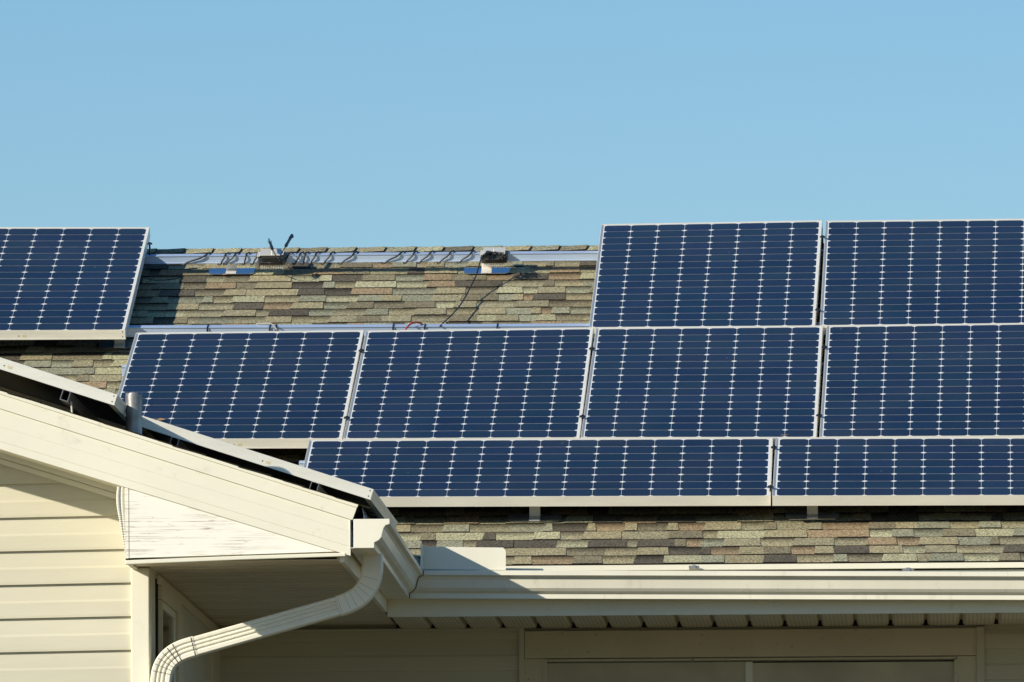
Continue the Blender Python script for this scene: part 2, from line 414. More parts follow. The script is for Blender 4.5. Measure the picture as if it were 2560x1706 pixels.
# ------------------------------------------------------------------ lap siding
def siding(mb, P, z_top, z_bot, ends, h=0.1375, z_ref=0.0, m=0):
    """P(along, z, out) -> point; ends(z) -> (along0, along1) or None"""
    k = math.floor((z_bot - z_ref) / h)
    while z_ref + k * h < z_top:
        z0 = z_ref + k * h
        pr = [(z0, 0.004), (z0, 0.019), (z0 + 0.010, 0.0195), (z0 + 0.45 * h, 0.0170), (z0 + 0.52 * h, 0.0125), (z0 + 0.80 * h, 0.0075), (z0 + h - 0.004, 0.0045), (z0 + h, 0.004)]
        for (za, oa), (zb, ob) in zip(pr, pr[1:]):
            za, zb = max(za, z_bot), min(zb, z_top)
            if zb < za: continue
            ea, eb = ends(za), ends(zb)
            if ea is None or eb is None: continue
            mb.poly([P(ea[0], za, oa), P(ea[1], za, oa), P(eb[1], zb, ob), P(eb[0], zb, ob)], m)
        k += 1

# wing gable wall
XPL, XPR = on_y(328.5, 1500, YFW).x, on_y(374, 1500, YFW).x
rake_bot = lambda x, y: on_y(0, 1123, YF).z - 0.0 + (on_y(800, 1366, YF).z - on_y(0, 1123, YF).z) / (on_y(800, 1366, YF).x - on_y(0, 1123, YF).x) * (x - on_y(0, 1123, YF).x)
sm = MB()
def w_ends(z):
    # right end at the post, left end mirrored about the wing ridge; above the soffit bounded by the rake
    xr = XPL + 0.01
    xs = X_RIDGE_W + 0.0
    x_at = XPL
    zb = rake_bot(XPL, 0)
    if z > zb: x_at = XPL - (z - zb) / math.tan(AW)
    if x_at <= xs: return None
    return (2 * xs - x_at, x_at)
zl = on_y(160, 1290, YFW).z
siding(sm, lambda a, z, o: Vector((a, YFW - o + 0.004, z - 0.018 * (a - XPL) * -1.0 if False else z + 0.014 * (a - XPL))), rake_bot(X_RIDGE_W, 0), 0.0, w_ends, 0.1375, zl)
sm.build('wall', M['siding'], HOUSE)
# structural shell behind all claddings (closes the building)
sh = MB()
xw0 = 2 * X_RIDGE_W - XRW
sh.box(Frame((0, 0, 0), X1, Y1, Z1), xw0 + 0.02, XRW - 0.02, YFW + 0.012, YW + 0.5, 0.0, ZSW + 0.05)
gp = [(xw0 + 0.02, ZSW + 0.06), (XRW - 0.02, ZSW + 0.06), (XRW - 0.02, zw(XRW) - 0.05), (X_RIDGE_W, zw(X_RIDGE_W) - 0.05), (xw0 + 0.02, zw(XRW) - 0.05)]
sh.prism([(x, YFW + 0.012, z) for x, z in gp], [(x, YW + 0.4, z) for x, z in gp])
YB = 2 * yr - YW
gp = [(YW + 0.012, 0.002), (YB, 0.002), (YB, main_z(Vector((0, YW, 0))) - 0.06), (yr, zr - 0.06), (YW + 0.012, main_z(Vector((0, YW, 0))) - 0.06)]
sh.prism([(XL + 0.4, y, z) for y, z in gp], [(XR_ - 0.4, y, z) for y, z in gp])
sh.build('wall', M['siding'], HOUSE)
# corner post
cp = MB(); F0 = Frame((0, 0, 0), X1, Y1, Z1)
XS2 = XRW + 0.0
cp.box(F0, XPL, XPR, YFW - 0.028, YFW + 0.29, 0.0, ZSW - 0.002)
cp.build('corner_post', M['fascia'], HOUSE, bevel=0.004)
XRW = XPR - 0.012                                  # the return wall starts behind the post

# rake boards (right one in view, left one mirrored)
def rake(mb, mirror):
    def P(px, py, y): 
        p = on_y(px, py, YF); x = p.x
        return Vector((2 * X_RIDGE_W - x if mirror else x, y, p.z))
    def line(c0, c1): return lambda px: c0 + (c1 - c0) * px / 877.0
    top, l1, l2, l3, bot = line(977.5, 1256.8), line(1022, 1299.5), line(1067, 1330), line(1104, 1368), line(1123, 1390)
    Lp = (X_RIDGE_W - on_y(0, 900, YF).x) / (on_y(877, 900, YF).x - on_y(0, 900, YF).x) * 877.0
    def strip(t, b, x1t, x1b, y0, y1):
        a = [P(Lp, t(Lp), y0), P(x1t, t(x1t), y0), P(x1b, b(x1b), y0), P(Lp, b(Lp), y0)]
        c = [Vector((p.x, y1, p.z)) for p in a]
        if mirror: a.reverse(); c.reverse()
        mb.prism(a[::-1], c[::-1])
    off = lambda f, d: (lambda px: f(px) + d)
    strip(top, off(top, 8), 896, 893, YF - 0.014, YF + 0.03)          # drip edge
    strip(off(top, 8.4), l1, 892, 881, YF - 0.008, YF + 0.03)         # upper board
    strip(off(l1, 1.2), off(l2, -0.35), 877, 877, YF - 0.001, YF + 0.03)
    strip(l2, off(l3, -0.35), 877, 876.5, YF - 0.0025, YF + 0.03)
    strip(l3, bot, 876.5, 876, YF - 0.001, YF + 0.03)
    strip(off(l1, 0.4), off(bot, -3), 876, 875, YF + 0.006, YF + 0.028)
    # sloping soffit under the rake overhang, and the frieze strip on the wall
    pa, pb = P(Lp, bot(Lp) - 4, YF), P(312, bot(312) - 4, YF)
    q = [pa + Y1 * 0.02, pb + Y1 * 0.02, Vector((pb.x, YFW + 0.006, pb.z)), Vector((pa.x, YFW + 0.006, pa.z))]
    mb.prism(q, [p + Z1 * 0.012 for p in q])
    for (d0, d1, o) in ((0.0, 0.022, 0.040), (0.024, 0.046, 0.026)):
        q = [pa - Z1 * d1, pb - Z1 * d1, pb - Z1 * d0, pa - Z1 * d0]
        mb.prism([Vector((p.x, YFW - o, p.z)) for p in q], [Vector((p.x, YFW + 0.004, p.z)) for p in q])
mb = MB(); rake(mb, False); mb.build('rake_board', M['fascia'], HOUSE)
mb = MB(); rake(mb, True); mb.build('rake_board', M['fascia'], HOUSE)

# boxed gable return: flaking wooden panel, its edge strip, bent metal flap, bottom trim
def pxpoly(mb, pts, y0, y1, m=0):
    a = [on_y(px, py, y0) for px, py in pts]; b = [Vector((p.x, y1, p.z)) for p in a]
    mb.prism(a, b, m)
mb = MB(); pxpoly(mb, [(322.5, 1215), (322.5, 1395.2), (600, 1386.8), (868, 1378), (868, 1372)], YF + 0.008, YF + 0.03)
wp = mb.build('wood_panel', M['wood'], HOUSE)
mb = MB(); pxpoly(mb, [(311.5, 1210), (315.5, 1396.5), (322, 1395.6), (321, 1212)], YF + 0.006, YF + 0.03); mb.build('edge_strip', M['wood'], wp)
mb = MB()
lk = pw([(293, 1217), (291, 1240), (292, 1266), (298, 1300), (307, 1350), (313.5, 1396)], 8)
l2 = [on_y(312.8 + (py - 1218) / 178 * 3.2, py, YF + 0.012) for px, py in lk]
l0 = [on_y(px, py, YF) for px, py in lk]
l0 = [Vector((a.x, YF + 0.012 - 0.34 * max(c.x - a.x, 0.0), a.z)) for a, c in zip(l0, l2)]
l1 = [a * 0.5 + c * 0.5 for a, c in zip(l0, l2)]
mb.strip(l0, l1); mb.strip(l1, l2)
o = mb.build('metal_flap', M['gutter'], wp, smooth=True); o['label'] = 'bent loose metal flap'
sd = o.modifiers.new('solid', 'SOLIDIFY'); sd.thickness = 0.002
mb = MB(); pxpoly(mb, [(313, 1401), (313, 1411.5), (600, 1399.6), (864, 1391), (864, 1382), (600, 1390)], YF - 0.004, YF + 0.03)
mb.build('return_trim', M['fascia'], HOUSE, bevel=0.003)
mb = MB()                                          # closure of the box behind the panel
XB0 = on_y(313, 1400, YF).x
mb.box(F0, XB0, XFA - 0.03, YF + 0.032, YF + 0.05, ZSW, zw(XFA) - 0.04)
mb.box(F0, XB0, XB0 + 0.015, YF + 0.052, YFW + 0.002, ZSW, zw(XB0) - 0.2)
mb.build('return_box', M['fascia'], HOUSE)

# soffits with V-grooves: the wing's run across it, the main eave's run front to back
def grooved(mb, fr, a0, a1, b0, b1, pitch):        # ribs along a, repeat along b, c points down
    b = b0; G = 0.026
    while b < b1 - 1e-6:
        e = min(b + pitch, b1)
        pr = [(b, G), (min(b + 0.010, e), G), (min(b + 0.014, e), 0.006), (min(b + 0.026, e), 0.0), (max(e - 0.022, b), 0.0), (max(e - 0.007, b), 0.006), (e, G)]
        mb.poly([fr.pt(a1 - 0.006, b - 0.009, -0.001), fr.pt(a1 - 0.006, min(b + 0.018, b1), -0.001), fr.pt(a1 - 0.006, min(b + 0.011, b1), -G - 0.003), fr.pt(a1 - 0.006, b - 0.003, -G - 0.003)], 1)  # black face closing the groove end, painted as the shade of its inside
        for (x0, c0), (x1, c1) in zip(pr, pr[1:]):
            if x1 > x0: mb.poly([fr.pt(a0, x0, -c0), fr.pt(a1, x0, -c0), fr.pt(a1, x1, -c1), fr.pt(a0, x1, -c1)])
        b = e
XSO = XFA - 0.022
mb = MB()
grooved(mb, Frame((0, 0, ZSW), X1, Y1, -Z1), XB0 + 0.02, XSO, YF + 0.12, YW, 0.152)
mb.box(F0, XB0, XSO, YF + 0.032, YF + 0.115, ZSW - 0.004, ZSW + 0.01)
mb.box(F0, XB0, XB0 + 0.02, YF + 0.117, YFW, ZSW - 0.010, ZSW + 0.008)
mb.build('soffit', [M['soffit'], M['dark']], HOUSE)
mb = MB()
grooved(mb, Frame((0, 0, ZS), Y1, X1, -Z1), YFA + 0.022, YW + 0.01, XSO + 0.01, XR_, 0.1565)
mb.build('soffit', [M['soffit_eave'], M['dark']], HOUSE)
# eave fascias
mb = MB(); mb.box(F0, XFA + 0.0, XR_, YFA, YFA + 0.02, ZS - 0.012, ZE - 0.032)
mb.box(F0, XFA, XR_, YE + 0.004, YE + 0.029, ZE - 0.026, ZE - 0.0015)      # drip edge
mb.build('fascia', M['fascia'], HOUSE, bevel=0.002)
mb = MB(); mb.box(F0, XFA - 0.02, XFA, YF + 0.031, YFA - 0.001, ZSW - 0.012, zw(XFA) - 0.033)
mb.build('fascia', M['fascia'], HOUSE, bevel=0.002)

# ------------------------------------------------------------------ gutters
s_ = GH / 0.121
GP = [(0.100, 0.0), (0.100, 0.022), (0.104, 0.025), (0.118, 0.032), (0.129, 0.045), (0.134, 0.066), (0.138, 0.082), (0.146, 0.094), (0.159, 0.098), (0.163, 0.100), (0.163, 0.119), (0.160, 0.121), (0.146, 0.121)]
GP = [(x, z * s_) for x, z in GP]
inner = [(0.146, 0.118 * s_)] + [(x - 0.0025, z + (0.0025 if i < 2 else 0)) for i, (x, z) in reversed(list(enumerate(GP[:10])))]
loop = [(0.0, 0.0)] + GP + inner + [(0.0025, 0.0025), (0.0025, 0.135 * s_), (0.0, 0.135 * s_)]
ZG = Z_LIP - GH
_g = on_y(2560, 1429.5, YGF); FALL = (Z_LIP - _g.z) / (_g.x - XC)
DXG = 0.023                                        # the wing eave is not quite square to the main one
def gutter(P0, P1): 
    m_ = MB(); m_.prism([P0(x, z) for x, z in loop], [P1(x, z) for x, z in loop]); return m_
# main gutter: mitred at the inner corner
mg = gutter(lambda x, z: Vector((XFA + x, YFA - x, ZG + z)), lambda x, z: Vector((XR_, YFA - x, ZG + z - FALL * (XR_ - XC))))
gm = mg.build('gutter', M['gutter'], HOUSE)
wg = gutter(lambda x, z: Vector((XFA + x, YFA - x, ZG + z)), lambda x, z: Vector((XFA + DXG + x, Y_GE, ZG + z)))
gw = wg.build('gutter', M['gutter'], HOUSE)
mb = MB()
cap = [(0.016, 0.0)] + GP[:12] + [(0.016, 0.121 * s_)]
mb.prism([Vector((XFA + DXG + x, Y_GE - 0.003, ZG + z)) for x, z in cap], [Vector((XFA + DXG + x, Y_GE + 0.001, ZG + z)) for x, z in cap])
mb.build('end_cap', M['gutter'], gw, bevel=0.002)
mb = MB()                                          # sealed mitre seam in the corner
seam = [(x + 0.0015, z) for x, z in GP]
mb.tube([Vector((XFA + x, YFA - x - 0.001, ZG + z)) for x, z in seam], 0.0022, 6); mb.build('seam_sealant', M['asphalt'], gm)
mb = MB()                                          # metal apron from the wing roof edge into its gutter
za_, xa_ = zw(XFA + 0.05) - 0.012, XFA + 0.050
mb.hexa([Vector((xa_ + k + (DXG if y < YF + 1 else 0), y, z)) for z, k in ((Z_LIP - 0.03, 0.012), (za_, 0.0)) for y, kk in ((YF + 0.016, 0), (YFA - 0.25, 0)) for k in ((k, k + 0.002) if y < YF + 1 else (k + 0.002, k))])
mb.build('apron', M['lead'], gw)
# splash guard standing on the lip in the corner
mb = MB()
ysp = YGF + 0.012
face = [(1059, 1423), (1059, 1367), (1258, 1369.5), (1264.5, 1378), (1264.5, 1425.5)]
a = [on_y(px, py, ysp) for px, py in face]
mb.prism(a[::-1], [p + Y1 * 0.002 for p in a][::-1])
xa = a[0].x
mb.hexa([Vector((xa - 0.002, ysp - 0.28, Z_LIP)), Vector((xa, ysp - 0.28, Z_LIP)), Vector((xa, ysp, Z_LIP)), Vector((xa - 0.002, ysp, Z_LIP)),
         Vector((xa - 0.002, ysp - 0.18, a[1].z + 0.01)), Vector((xa, ysp - 0.18, a[1].z + 0.01)), Vector((xa, ysp, a[1].z)), Vector((xa - 0.002, ysp, a[1].z))])
mb.build('splash_guard', M['gutter'], gm)
def hanger(px, py, w):
    h = MB(); p = on_y(px, py, YGF + 0.03)
    h.box(Frame(p, X1, Y1, Z1), -w, w, -0.012, 0.10, -0.006, 0.006)
    h.box(Frame(p, X1, Y1, Z1), -w * 0.3, w * 0.35, -0.016, -0.0125, -0.008, 0.009)
    h.build('gutter_hanger', M['lead'], gm)
hanger(1735, 1418.5, 0.022); hanger(2270, 1425, 0.026)
mb = MB(); p = on_y(1312, 1416, YFA - 0.004)        # joint in the back flashing
mb.box(Frame(p, X1, Y1, Z1), -0.001, 0.001, -0.002, 0.0, -0.02, 0.012); mb.build('flashing_joint', M['asphalt'], gm)

# ------------------------------------------------------------------ downspout
def sweep(mb, pts, prof, caps=True, up=None):
    pts = [Vector(p) for p in pts]; n = len(pts); loops = []
    for k in range(n):
        t = (pts[min(k + 1, n - 1)] - pts[max(k - 1, 0)]).normalized()
        out = Vector((0, -1, 0)); out = (out - t * out.dot(t)).normalized(); side = t.cross(out)
        loops.append([pts[k] + side * a + out * b for a, b in prof])
    for k in range(n - 1): mb.prism(loops[k], loops[k + 1], caps=False)
    if caps: mb.poly(loops[0][::-1]); mb.poly(loops[-1])
hw, hd = 0.041, 0.030
rib = [(-hw, -hd), (-hw, hd - 0.008), (-hw + 0.006, hd), (-0.022, hd), (-0.018, hd - 0.006), (-0.013, hd - 0.006), (-0.009, hd), (-0.003, hd), (0.0, hd - 0.006), (0.004, hd - 0.006), (0.008, hd), (0.012, hd), (0.016, hd - 0.006), (0.021, hd - 0.006), (0.025, hd), (hw - 0.006, hd), (hw, hd - 0.008), (hw, -hd)]
rib = rib[::-1]
plain = [(-hw - 0.002, -hd), (-hw - 0.002, hd - 0.008), (-hw + 0.005, hd + 0.002), (hw - 0.005, hd + 0.002), (hw + 0.002, hd - 0.008), (hw + 0.002, -hd)][::-1]
yd = YF + 0.43
e1 = [(931, 1386, yd), (931, 1412, yd), (928.5, 1440, yd), (918, 1468, yd), (899, 1491, yd), (870, 1507.5, yd), (846, 1516, yd)]
dsp = MB()
sweep(dsp, [on_y(*q) for q in pw([(846, 1516, yd), (700, 1557.5, yd), (488, 1617, yd)], 2)], [(a * 0.97, b * 0.97) for a, b in rib])
down = dsp.build('downspout', M['gutter'], HOUSE)
mb = MB()
pp = [on_y(*q) for q in pw(e1, 4)]
pp[0].z = max(pp[0].z, ZG + 0.002)
sweep(mb, pp, plain)
mb.build('elbow', M['gutter'], down)
mb = MB()                                          # crimps of the upper elbow
for k in (9, 12, 14, 16, 18, 20, 23):
    mb = MB()
    t = (pp[min(k + 1, len(pp) - 1)] - pp[k - 1]).normalized(); out = Vector((0, -1, 0)); out = (out - t * out.dot(t)).normalized(); sd_ = t.cross(out)
    mb.tube([pp[k] + sd_ * a + out * (hd + 0.0015) for a in (-hw + 0.008, 0, hw - 0.008)], 0.0011, 5)
    mb.build('elbow_crimp', M['lead'], down)
e2 = [(489, 1616.7, yd), (462, 1624.5, yd), (438, 1636, yd), (419, 1653, yd), (407, 1676, yd), (402, 1705, yd), (401, 1730, yd), (401, 1800, yd)]
q2 = [on_y(*q) for q in pw(e2, 4)]
mb = MB(); sweep(mb, q2, [(a * 1.03, b * 1.03) for a, b in rib]); mb.build('elbow', M['gutter'], down)
mb = MB()
for k in (1, 7, 9, 11, 13, 15, 17):
    mb = MB()
    t = (q2[k + 1] - q2[k - 1]).normalized(); out = Vector((0, -1, 0)); out = (out - t * out.dot(t)).normalized(); sd_ = t.cross(out)
    mb.tube([q2[k] + sd_ * a + out * (hd * 1.03 + 0.001) for a in (-hw, 0, hw - 0.002)], 0.0016 if k < 10 else 0.0009, 5)
    mb.build('elbow_crimp', M['asphalt'], down)
mb = MB(); bt = q2[-1]; sweep(mb, [bt, Vector((bt.x, bt.y, 1.5)), Vector((bt.x, bt.y, 0.1))], [(a * 0.97, b * 0.97) for a, b in rib]); mb.build('lower_pipe', M['gutter'], down)

# ------------------------------------------------------------------ walls under the main eave
def wbox(mb, x0, x1, y0, y1, o0, o1, m=0):          # pixels on the main wall plane
    p, q = on_y(x0, y1, YW), on_y(x1, y0, YW)
    mb.box(F0, p.x, q.x, YW - o1, YW - o0, p.z, q.z, m)
XA, XT = on_y(521, 1600, YW).x, on_y(1304, 1600, YW).x
XT2 = on_y(2460, 1600, YW).x
sm = MB()
siding(sm, lambda a, z, o: Vector((a, YW - o + 0.004, z)), ZS + 0.005, 0.0, lambda z: (XRW, XT), 0.1375, on_y(900, 1602, YW).z)
siding(sm, lambda a, z, o: Vector((a, YW - o + 0.004, z)), ZS + 0.005, 0.0, lambda z: (XT2, XR_ - 0.4), 0.1375, on_y(2500, 1622, YW).z)
sm.build('wall', M['siding'], HOUSE)
mb = MB()
wbox(mb, 512, 1303, 1571, 1583, 0.016, 0.026); mb.build('frieze_strip', M['siding'], HOUSE, bevel=0.002); mb = MB(); wbox(mb, 2462, 3600, 1571, 1581, 0.016, 0.026)
mb.build('frieze_strip', M['siding'], HOUSE, bevel=0.002)
mb = MB(); wbox(mb, 1303, 1311, 1571, 2600, 0.0, 0.032); mb.build('channel_trim', M['siding'], HOUSE, bevel=0.002)
mb = MB(); wbox(mb, 2449.5, 2461, 1568, 2600, 0.0, 0.032); mb.build('channel_trim', M['siding'], HOUSE, bevel=0.002)
win = MB(); wbox(win, 1312, 2447, 1570.5, 1647.5, 0.0, 0.020)
wn = win.build('window', M['trim'], HOUSE, bevel=0.002); wn['label'] = 'wide sliding window under the eave'
ZB = on_y(1800, 2250, YW).z
mb = MB(); wbox(mb, 1312, 1360.5, 1648.5, 2250, 0.0, 0.018); mb.build('casing', M['trim'], wn)
mb = MB(); wbox(mb, 2398.5, 2447, 1641, 2250, 0.0, 0.0195); mb.build('casing', M['trim'], wn)
mb = MB()
for x0, x1, y0, y1 in ((1361.5, 1368.5, 1649.5, 2250), (2390.5, 2397.5, 1649.5, 2250)): wbox(mb, x0, x1, y0, y1, 0.0, 0.024)
wbox(mb, 1369, 2390, 1648, 1650.2, 0.0, 0.024)
wbox(mb, 1361.5, 2397.5, 2250.5, 2275, 0.0, 0.03)
mb.build('frame', M['trim'], wn)
mb = MB(); wbox(mb, 1868, 1881.5, 1655.5, 2250, 0.0, 0.016); mb.build('mullion', M['gutter'], wn)
mb = MB(); wbox(mb, 1371.5, 1867.5, 1655.5, 2250, -0.004, 0.006); mb.build('pane', M['screen'], wn)
mb = MB(); wbox(mb, 1884, 2388, 1654.5, 2250, -0.004, 0.010); mb.build('pane', M['screen'], wn)
mb = MB(); wbox(mb, 1368.5, 2390.5, 1650.5, 2250, -0.011, -0.006); mb.build('recess', M['dark'], wn)

# return wall of the wing (faces right): siding, window, corner boards
sm = MB()
y_a, y_b = YFW + 0.25, YW
siding(sm, lambda a, z, o: Vector((XRW + o - 0.004, a, z)), ZSW - 0.002, 0.0, lambda z: (y_a, y_b), 0.1375, zl + 0.03)
sm.build('wall', M['siding'], HOUSE)
yv = lambda px, py: on_x(px, py, XRW + 0.02).y
def vbox(mb, y0, y1, z0, z1, o0, o1): mb.box(F0, XRW + o0, XRW + o1, y0, y1, z0, z1)
y401, y436, y449 = YFW + 0.42, YFW + 1.32, YFW + 1.62
win = MB(); vbox(win, y401, y449 - 0.02, ZSW - 0.105, ZSW - 0.050, 0.013, 0.034)
w2 = win.build('window', M['trim'], HOUSE); w2['label'] = 'narrow window on the shaded return wall'
mb = MB(); vbox(mb, y401, y401 + 0.04, 1.5, ZSW - 0.108, 0.013, 0.034); mb.build('casing', M['trim'], w2)
mb = MB(); vbox(mb, y436, y449, 1.5, ZSW - 0.108, 0.013, 0.040); mb.build('casing', M['trim'], w2)
mb = MB(); vbox(mb, y401 + 0.042, y436 - 0.002, ZSW - 0.138, ZSW - 0.108, 0.013, 0.028); vbox(mb, y436 - 0.12, y436 - 0.002, 1.5, ZSW - 0.141, 0.013, 0.028); mb.build('frame', M['fascia'], w2)
mb = MB(); vbox(mb, y401 + 0.042, y436 - 0.122, 1.5, ZSW - 0.141, 0.010, 0.020); mb.build('pane', M['glass'], w2)
mb = MB(); vbox(mb, YFW + 0.262, YFW + 0.36, 0, ZSW - 0.03, 0.0, 0.022); mb.build('gap_shade_strip', M['asphalt'], HOUSE)  # solid dark strip standing in for the shaded gap beside the post
mb = MB(); vbox(mb, YW - 0.62, YW - 0.06, 0, ZSW - 0.03, 0.013, 0.034); mb.build('corner_board', M['trim'], HOUSE, bevel=0.003)
mb = MB(); vbox(mb, YFW + 0.29, YW - 0.02, ZSW - 0.048, ZSW - 0.012, 0.013, 0.030); mb.build('frieze_strip', M['trim'], HOUSE, bevel=0.003)

# ------------------------------------------------------------------ solar panels
PW, PH, CELL, FR = 1.046, 2.067, 0.127, 0.046
def solar_panel(q, nrm, landscape, label, group, seed, groove=True, marks=True):
    TL, TR, BL, BR = q
    Wd, Hd = (PH, PW) if landscape else (PW, PH)
    nc, nr = (16, 8) if landscape else (8, 16)
    def P(x, y, n=0.0):
        a, b = x / Wd, y / Hd
        return (TL * (1 - a) + TR * a) * (1 - b) + (BL * (1 - a) + BR * a) * b + nrm * n
    t = thing('solar_panel', label, 'solar panel', P(Wd / 2, Hd / 2, -FR), group)
    f = MB(); LIP = 0.0115
    def ring(i0, i1, n0, n1):                       # frame face between two inset/height pairs
        a = [(i0, i0), (Wd - i0, i0), (Wd - i0, Hd - i0), (i0, Hd - i0)]; b = [(i1, i1), (Wd - i1, i1), (Wd - i1, Hd - i1), (i1, Hd - i1)]
        for k in range(4):
            l = (k + 1) % 4
            f.poly([P(*a[k], n0), P(*b[k], n1), P(*b[l], n1), P(*a[l], n0)])
    ring(0.0008, 0.002, 0, 0); ring(0.002, LIP, 0, -0.0042)
    if groove:
        ring(0, 0.0008, -0.0008, 0); ring(0, 0, -0.0165, -0.0008); ring(0.0015, 0, -0.0170, -0.0165); ring(0.0015, 0.0015, -0.0185, -0.0170); ring(0, 0.0015, -0.0190, -0.0185)
        ring(0, 0, -0.0395, -0.0190); ring(-0.0015, 0, -0.0405, -0.0395); ring(-0.0015, -0.0015, -FR, -0.0405)
    else:
        ring(0, 0.0008, -0.0008, 0); ring(0, 0, -FR, -0.0008)
    ring(0.028, -0.0015 if groove else 0, -FR, -FR); ring(0.028, 0.028, -FR + 0.002, -FR); ring(0.0025, 0.028, -FR + 0.002, -FR + 0.002)
    if marks:
        for x, n in ((Wd - 0.012, -0.010), (Wd - 0.012, -0.034), (Wd * 0.545, -0.028)):
            c = [P(x + 0.0028 * math.cos(w), Hd + 0.0008, n + 0.0028 * math.sin(w)) for w in [k * math.pi / 4 for k in range(8)]]
            f.poly(c, 1); f.poly(c[::-1], 1)
        x0 = Wd * 0.56; f.poly([P(x0, Hd + 0.0006, -0.034), P(x0 + 0.018, Hd + 0.0006, -0.034), P(x0 + 0.018, Hd + 0.0006, -0.022), P(x0, Hd + 0.0006, -0.022)], 2)
    f.build('frame', [M['alu'], M['dark'], M['label']], t)
    s = MB(); e = 0.004
    for i in range(nc):
        for j in range(nr):
            xa, xb, ya, yb = [q_ + (e_ - q_) * k_ for q_, e_, k_ in ((e, Wd - e, i / nc), (e, Wd - e, (i + 1) / nc), (e, Hd - e, j / nr), (e, Hd - e, (j + 1) / nr))]
            s.poly([P(xa, yb, -0.0046), P(xb, yb, -0.0046), P(xb, ya, -0.0046), P(xa, ya, -0.0046)], 0)
    rng = random.Random(seed); pk = rng.uniform(0.88, 1.12); mx, my = (Wd - nc * CELL) / 2, (Hd - nr * CELL) / 2
    g, gy, ch = 0.0013, 0.0024, 0.0130
    for i in range(nc):
        for j in range(nr):
            x0, x1, y0, y1 = mx + i * CELL + g, mx + (i + 1) * CELL - g, my + j * CELL + gy, my + (j + 1) * CELL - gy
            k = rng.uniform(0.82, 1.18); tq = rng.random()
            dust = 0.010 * max(0.0, (j - nr + 2.2) / 2.2) * rng.uniform(0.6, 1.2)
            col = (0.0065 * k * pk + dust, (0.0125 + 0.008 * tq) * k * pk + dust, (0.034 + 0.009 * rng.random()) * k * pk + dust)
            pts = [(x0 + ch, y1), (x1 - ch, y1), (x1, y1 - ch), (x1, y0 + ch), (x1 - ch, y0), (x0 + ch, y0), (x0, y0 + ch), (x0, y1 - ch)]
            s.poly([P(x, y, -0.0036) for x, y in pts], 1, col)
    s.build('cell_sheet', [M['backsheet'], M['cell']], t)
    b = MB(); b.poly([P(e, e, -0.012), P(Wd - e, e, -0.012), P(Wd - e, Hd - e, -0.012), P(e, Hd - e, -0.012)])
    c0 = P(Wd / 2, 0.2, 0)
    b.build('back_sheet', M['back'], t)
    return t
NT = 0.146
def quad(tl, tr, bl, br, n=NT):
    u, v = rf(*tl, n); TL = R.pt(u, v, n); u2, n2 = rfv(*tr, v); TR = R.pt(u2, v, n2)
    u, v = rf(*bl, n); BL = R.pt(u, v, n); u2, n2 = rfv(*br, v); BR = R.pt(u2, v, n2)
    return TL, TR, BL, BR
GR = 'solar panels on the main roof'
QL1 = quad((-190, 568), (374.6, 568), (-272, 827.6), (312.9, 824.8))
QR1 = quad((1503.5, 560.8), (2056, 550.8), (1472.3, 818.7), (2038, 814.2))
QR2 = quad((2063.8, 552), (2637, 546), (2049.5, 813.7), (2632, 807.3))
QP1 = quad((339.8, 832), (910, 825.4), (261, 1097.9), (855, 1096.2))
QP2 = quad((914.8, 826.8), (1484.2, 818.8), (857.6, 1096.5), (1449, 1093.9))
QP3 = quad((1490.2, 819.4), (2057.5, 814), (1451.5, 1093.5), (2041, 1093))
QP4 = quad((2067, 813.8), (2646, 806.4), (2048.5, 1092.3), (2644, 1088.6))
QQ1 = quad((773.2, 1099.5), (1932.5, 1093.6), (741.8, 1243), (1926.6, 1239.6))
QQ2 = quad((1939.6, 1093.9), (3112, 1091), (1930.6, 1239.7), (3122, 1236.6))
solar_panel(QL1, RN, False, 'upright blue solar panel at the far left, standing above the ridge beside bare shingles', GR, 1)
solar_panel(QR1, RN, False, 'upright panel of the top row touching bare shingles on its left side', GR, 2, marks=False)
solar_panel(QR2, RN, False, 'upright panel of the top row cut off by the right edge of the photo', GR, 3, marks=False)
solar_panel(QP1, RN, False, 'leftmost upright panel of the middle row, partly behind the grey vent pipe', GR, 4)
solar_panel(QP2, RN, False, 'middle row panel below the red wire on the rail, second from the left', GR, 5, marks=False)
solar_panel(QP3, RN, False, 'middle row panel, third from left, directly below the first top right panel', GR, 6, marks=False)
solar_panel(QP4, RN, False, 'rightmost upright panel of the middle row, cut off by the photo edge', GR, 7, marks=False)
solar_panel(QQ1, RN, True, 'long sideways panel of the bottom row, its left end behind the sloping wing', GR, 8, groove=False, marks=False)
solar_panel(QQ2, RN, True, 'long sideways panel at the right end of the bottom row above the gutter', GR, 9, groove=False, marks=False)

# two more on the wing roof, seen edge-on above the rake board
def wing_quad(px, py, yy):
    p = on_y(px, py, yy); a = (p - Wf.o).dot(WD); c = (p - Wf.o).dot(WN)

    f = lambda aa, b: Wf.o + WD * aa + WN * c + Y1 * (yy - YF + b)
    # top of the picture quad is the far long side; left is up the slope
    return f(a - PW, PH), f(a, PH), f(a - PW, 0), f(a, 0), c
def wing_panel(px, py, yy, label, seed):
    TL, TR, BL, BR, c = wing_quad(px, py, yy)
    # seen from the front gable: width along the slope, depth along y
    return solar_panel((TL, TR, BL, BR), WN, False, label, 'solar panels on the wing roof', seed), c
_, cA = wing_panel(293.5, 987.0, YF + 0.20, 'edge-on solar panel over the wing rake, ending just left of the vent pipe', 31)
_, cB = wing_panel(934.0, 1223.5, YF + 1.20, 'edge-on solar panel over the wing rake between the vent pipe and the gutter end', 32)

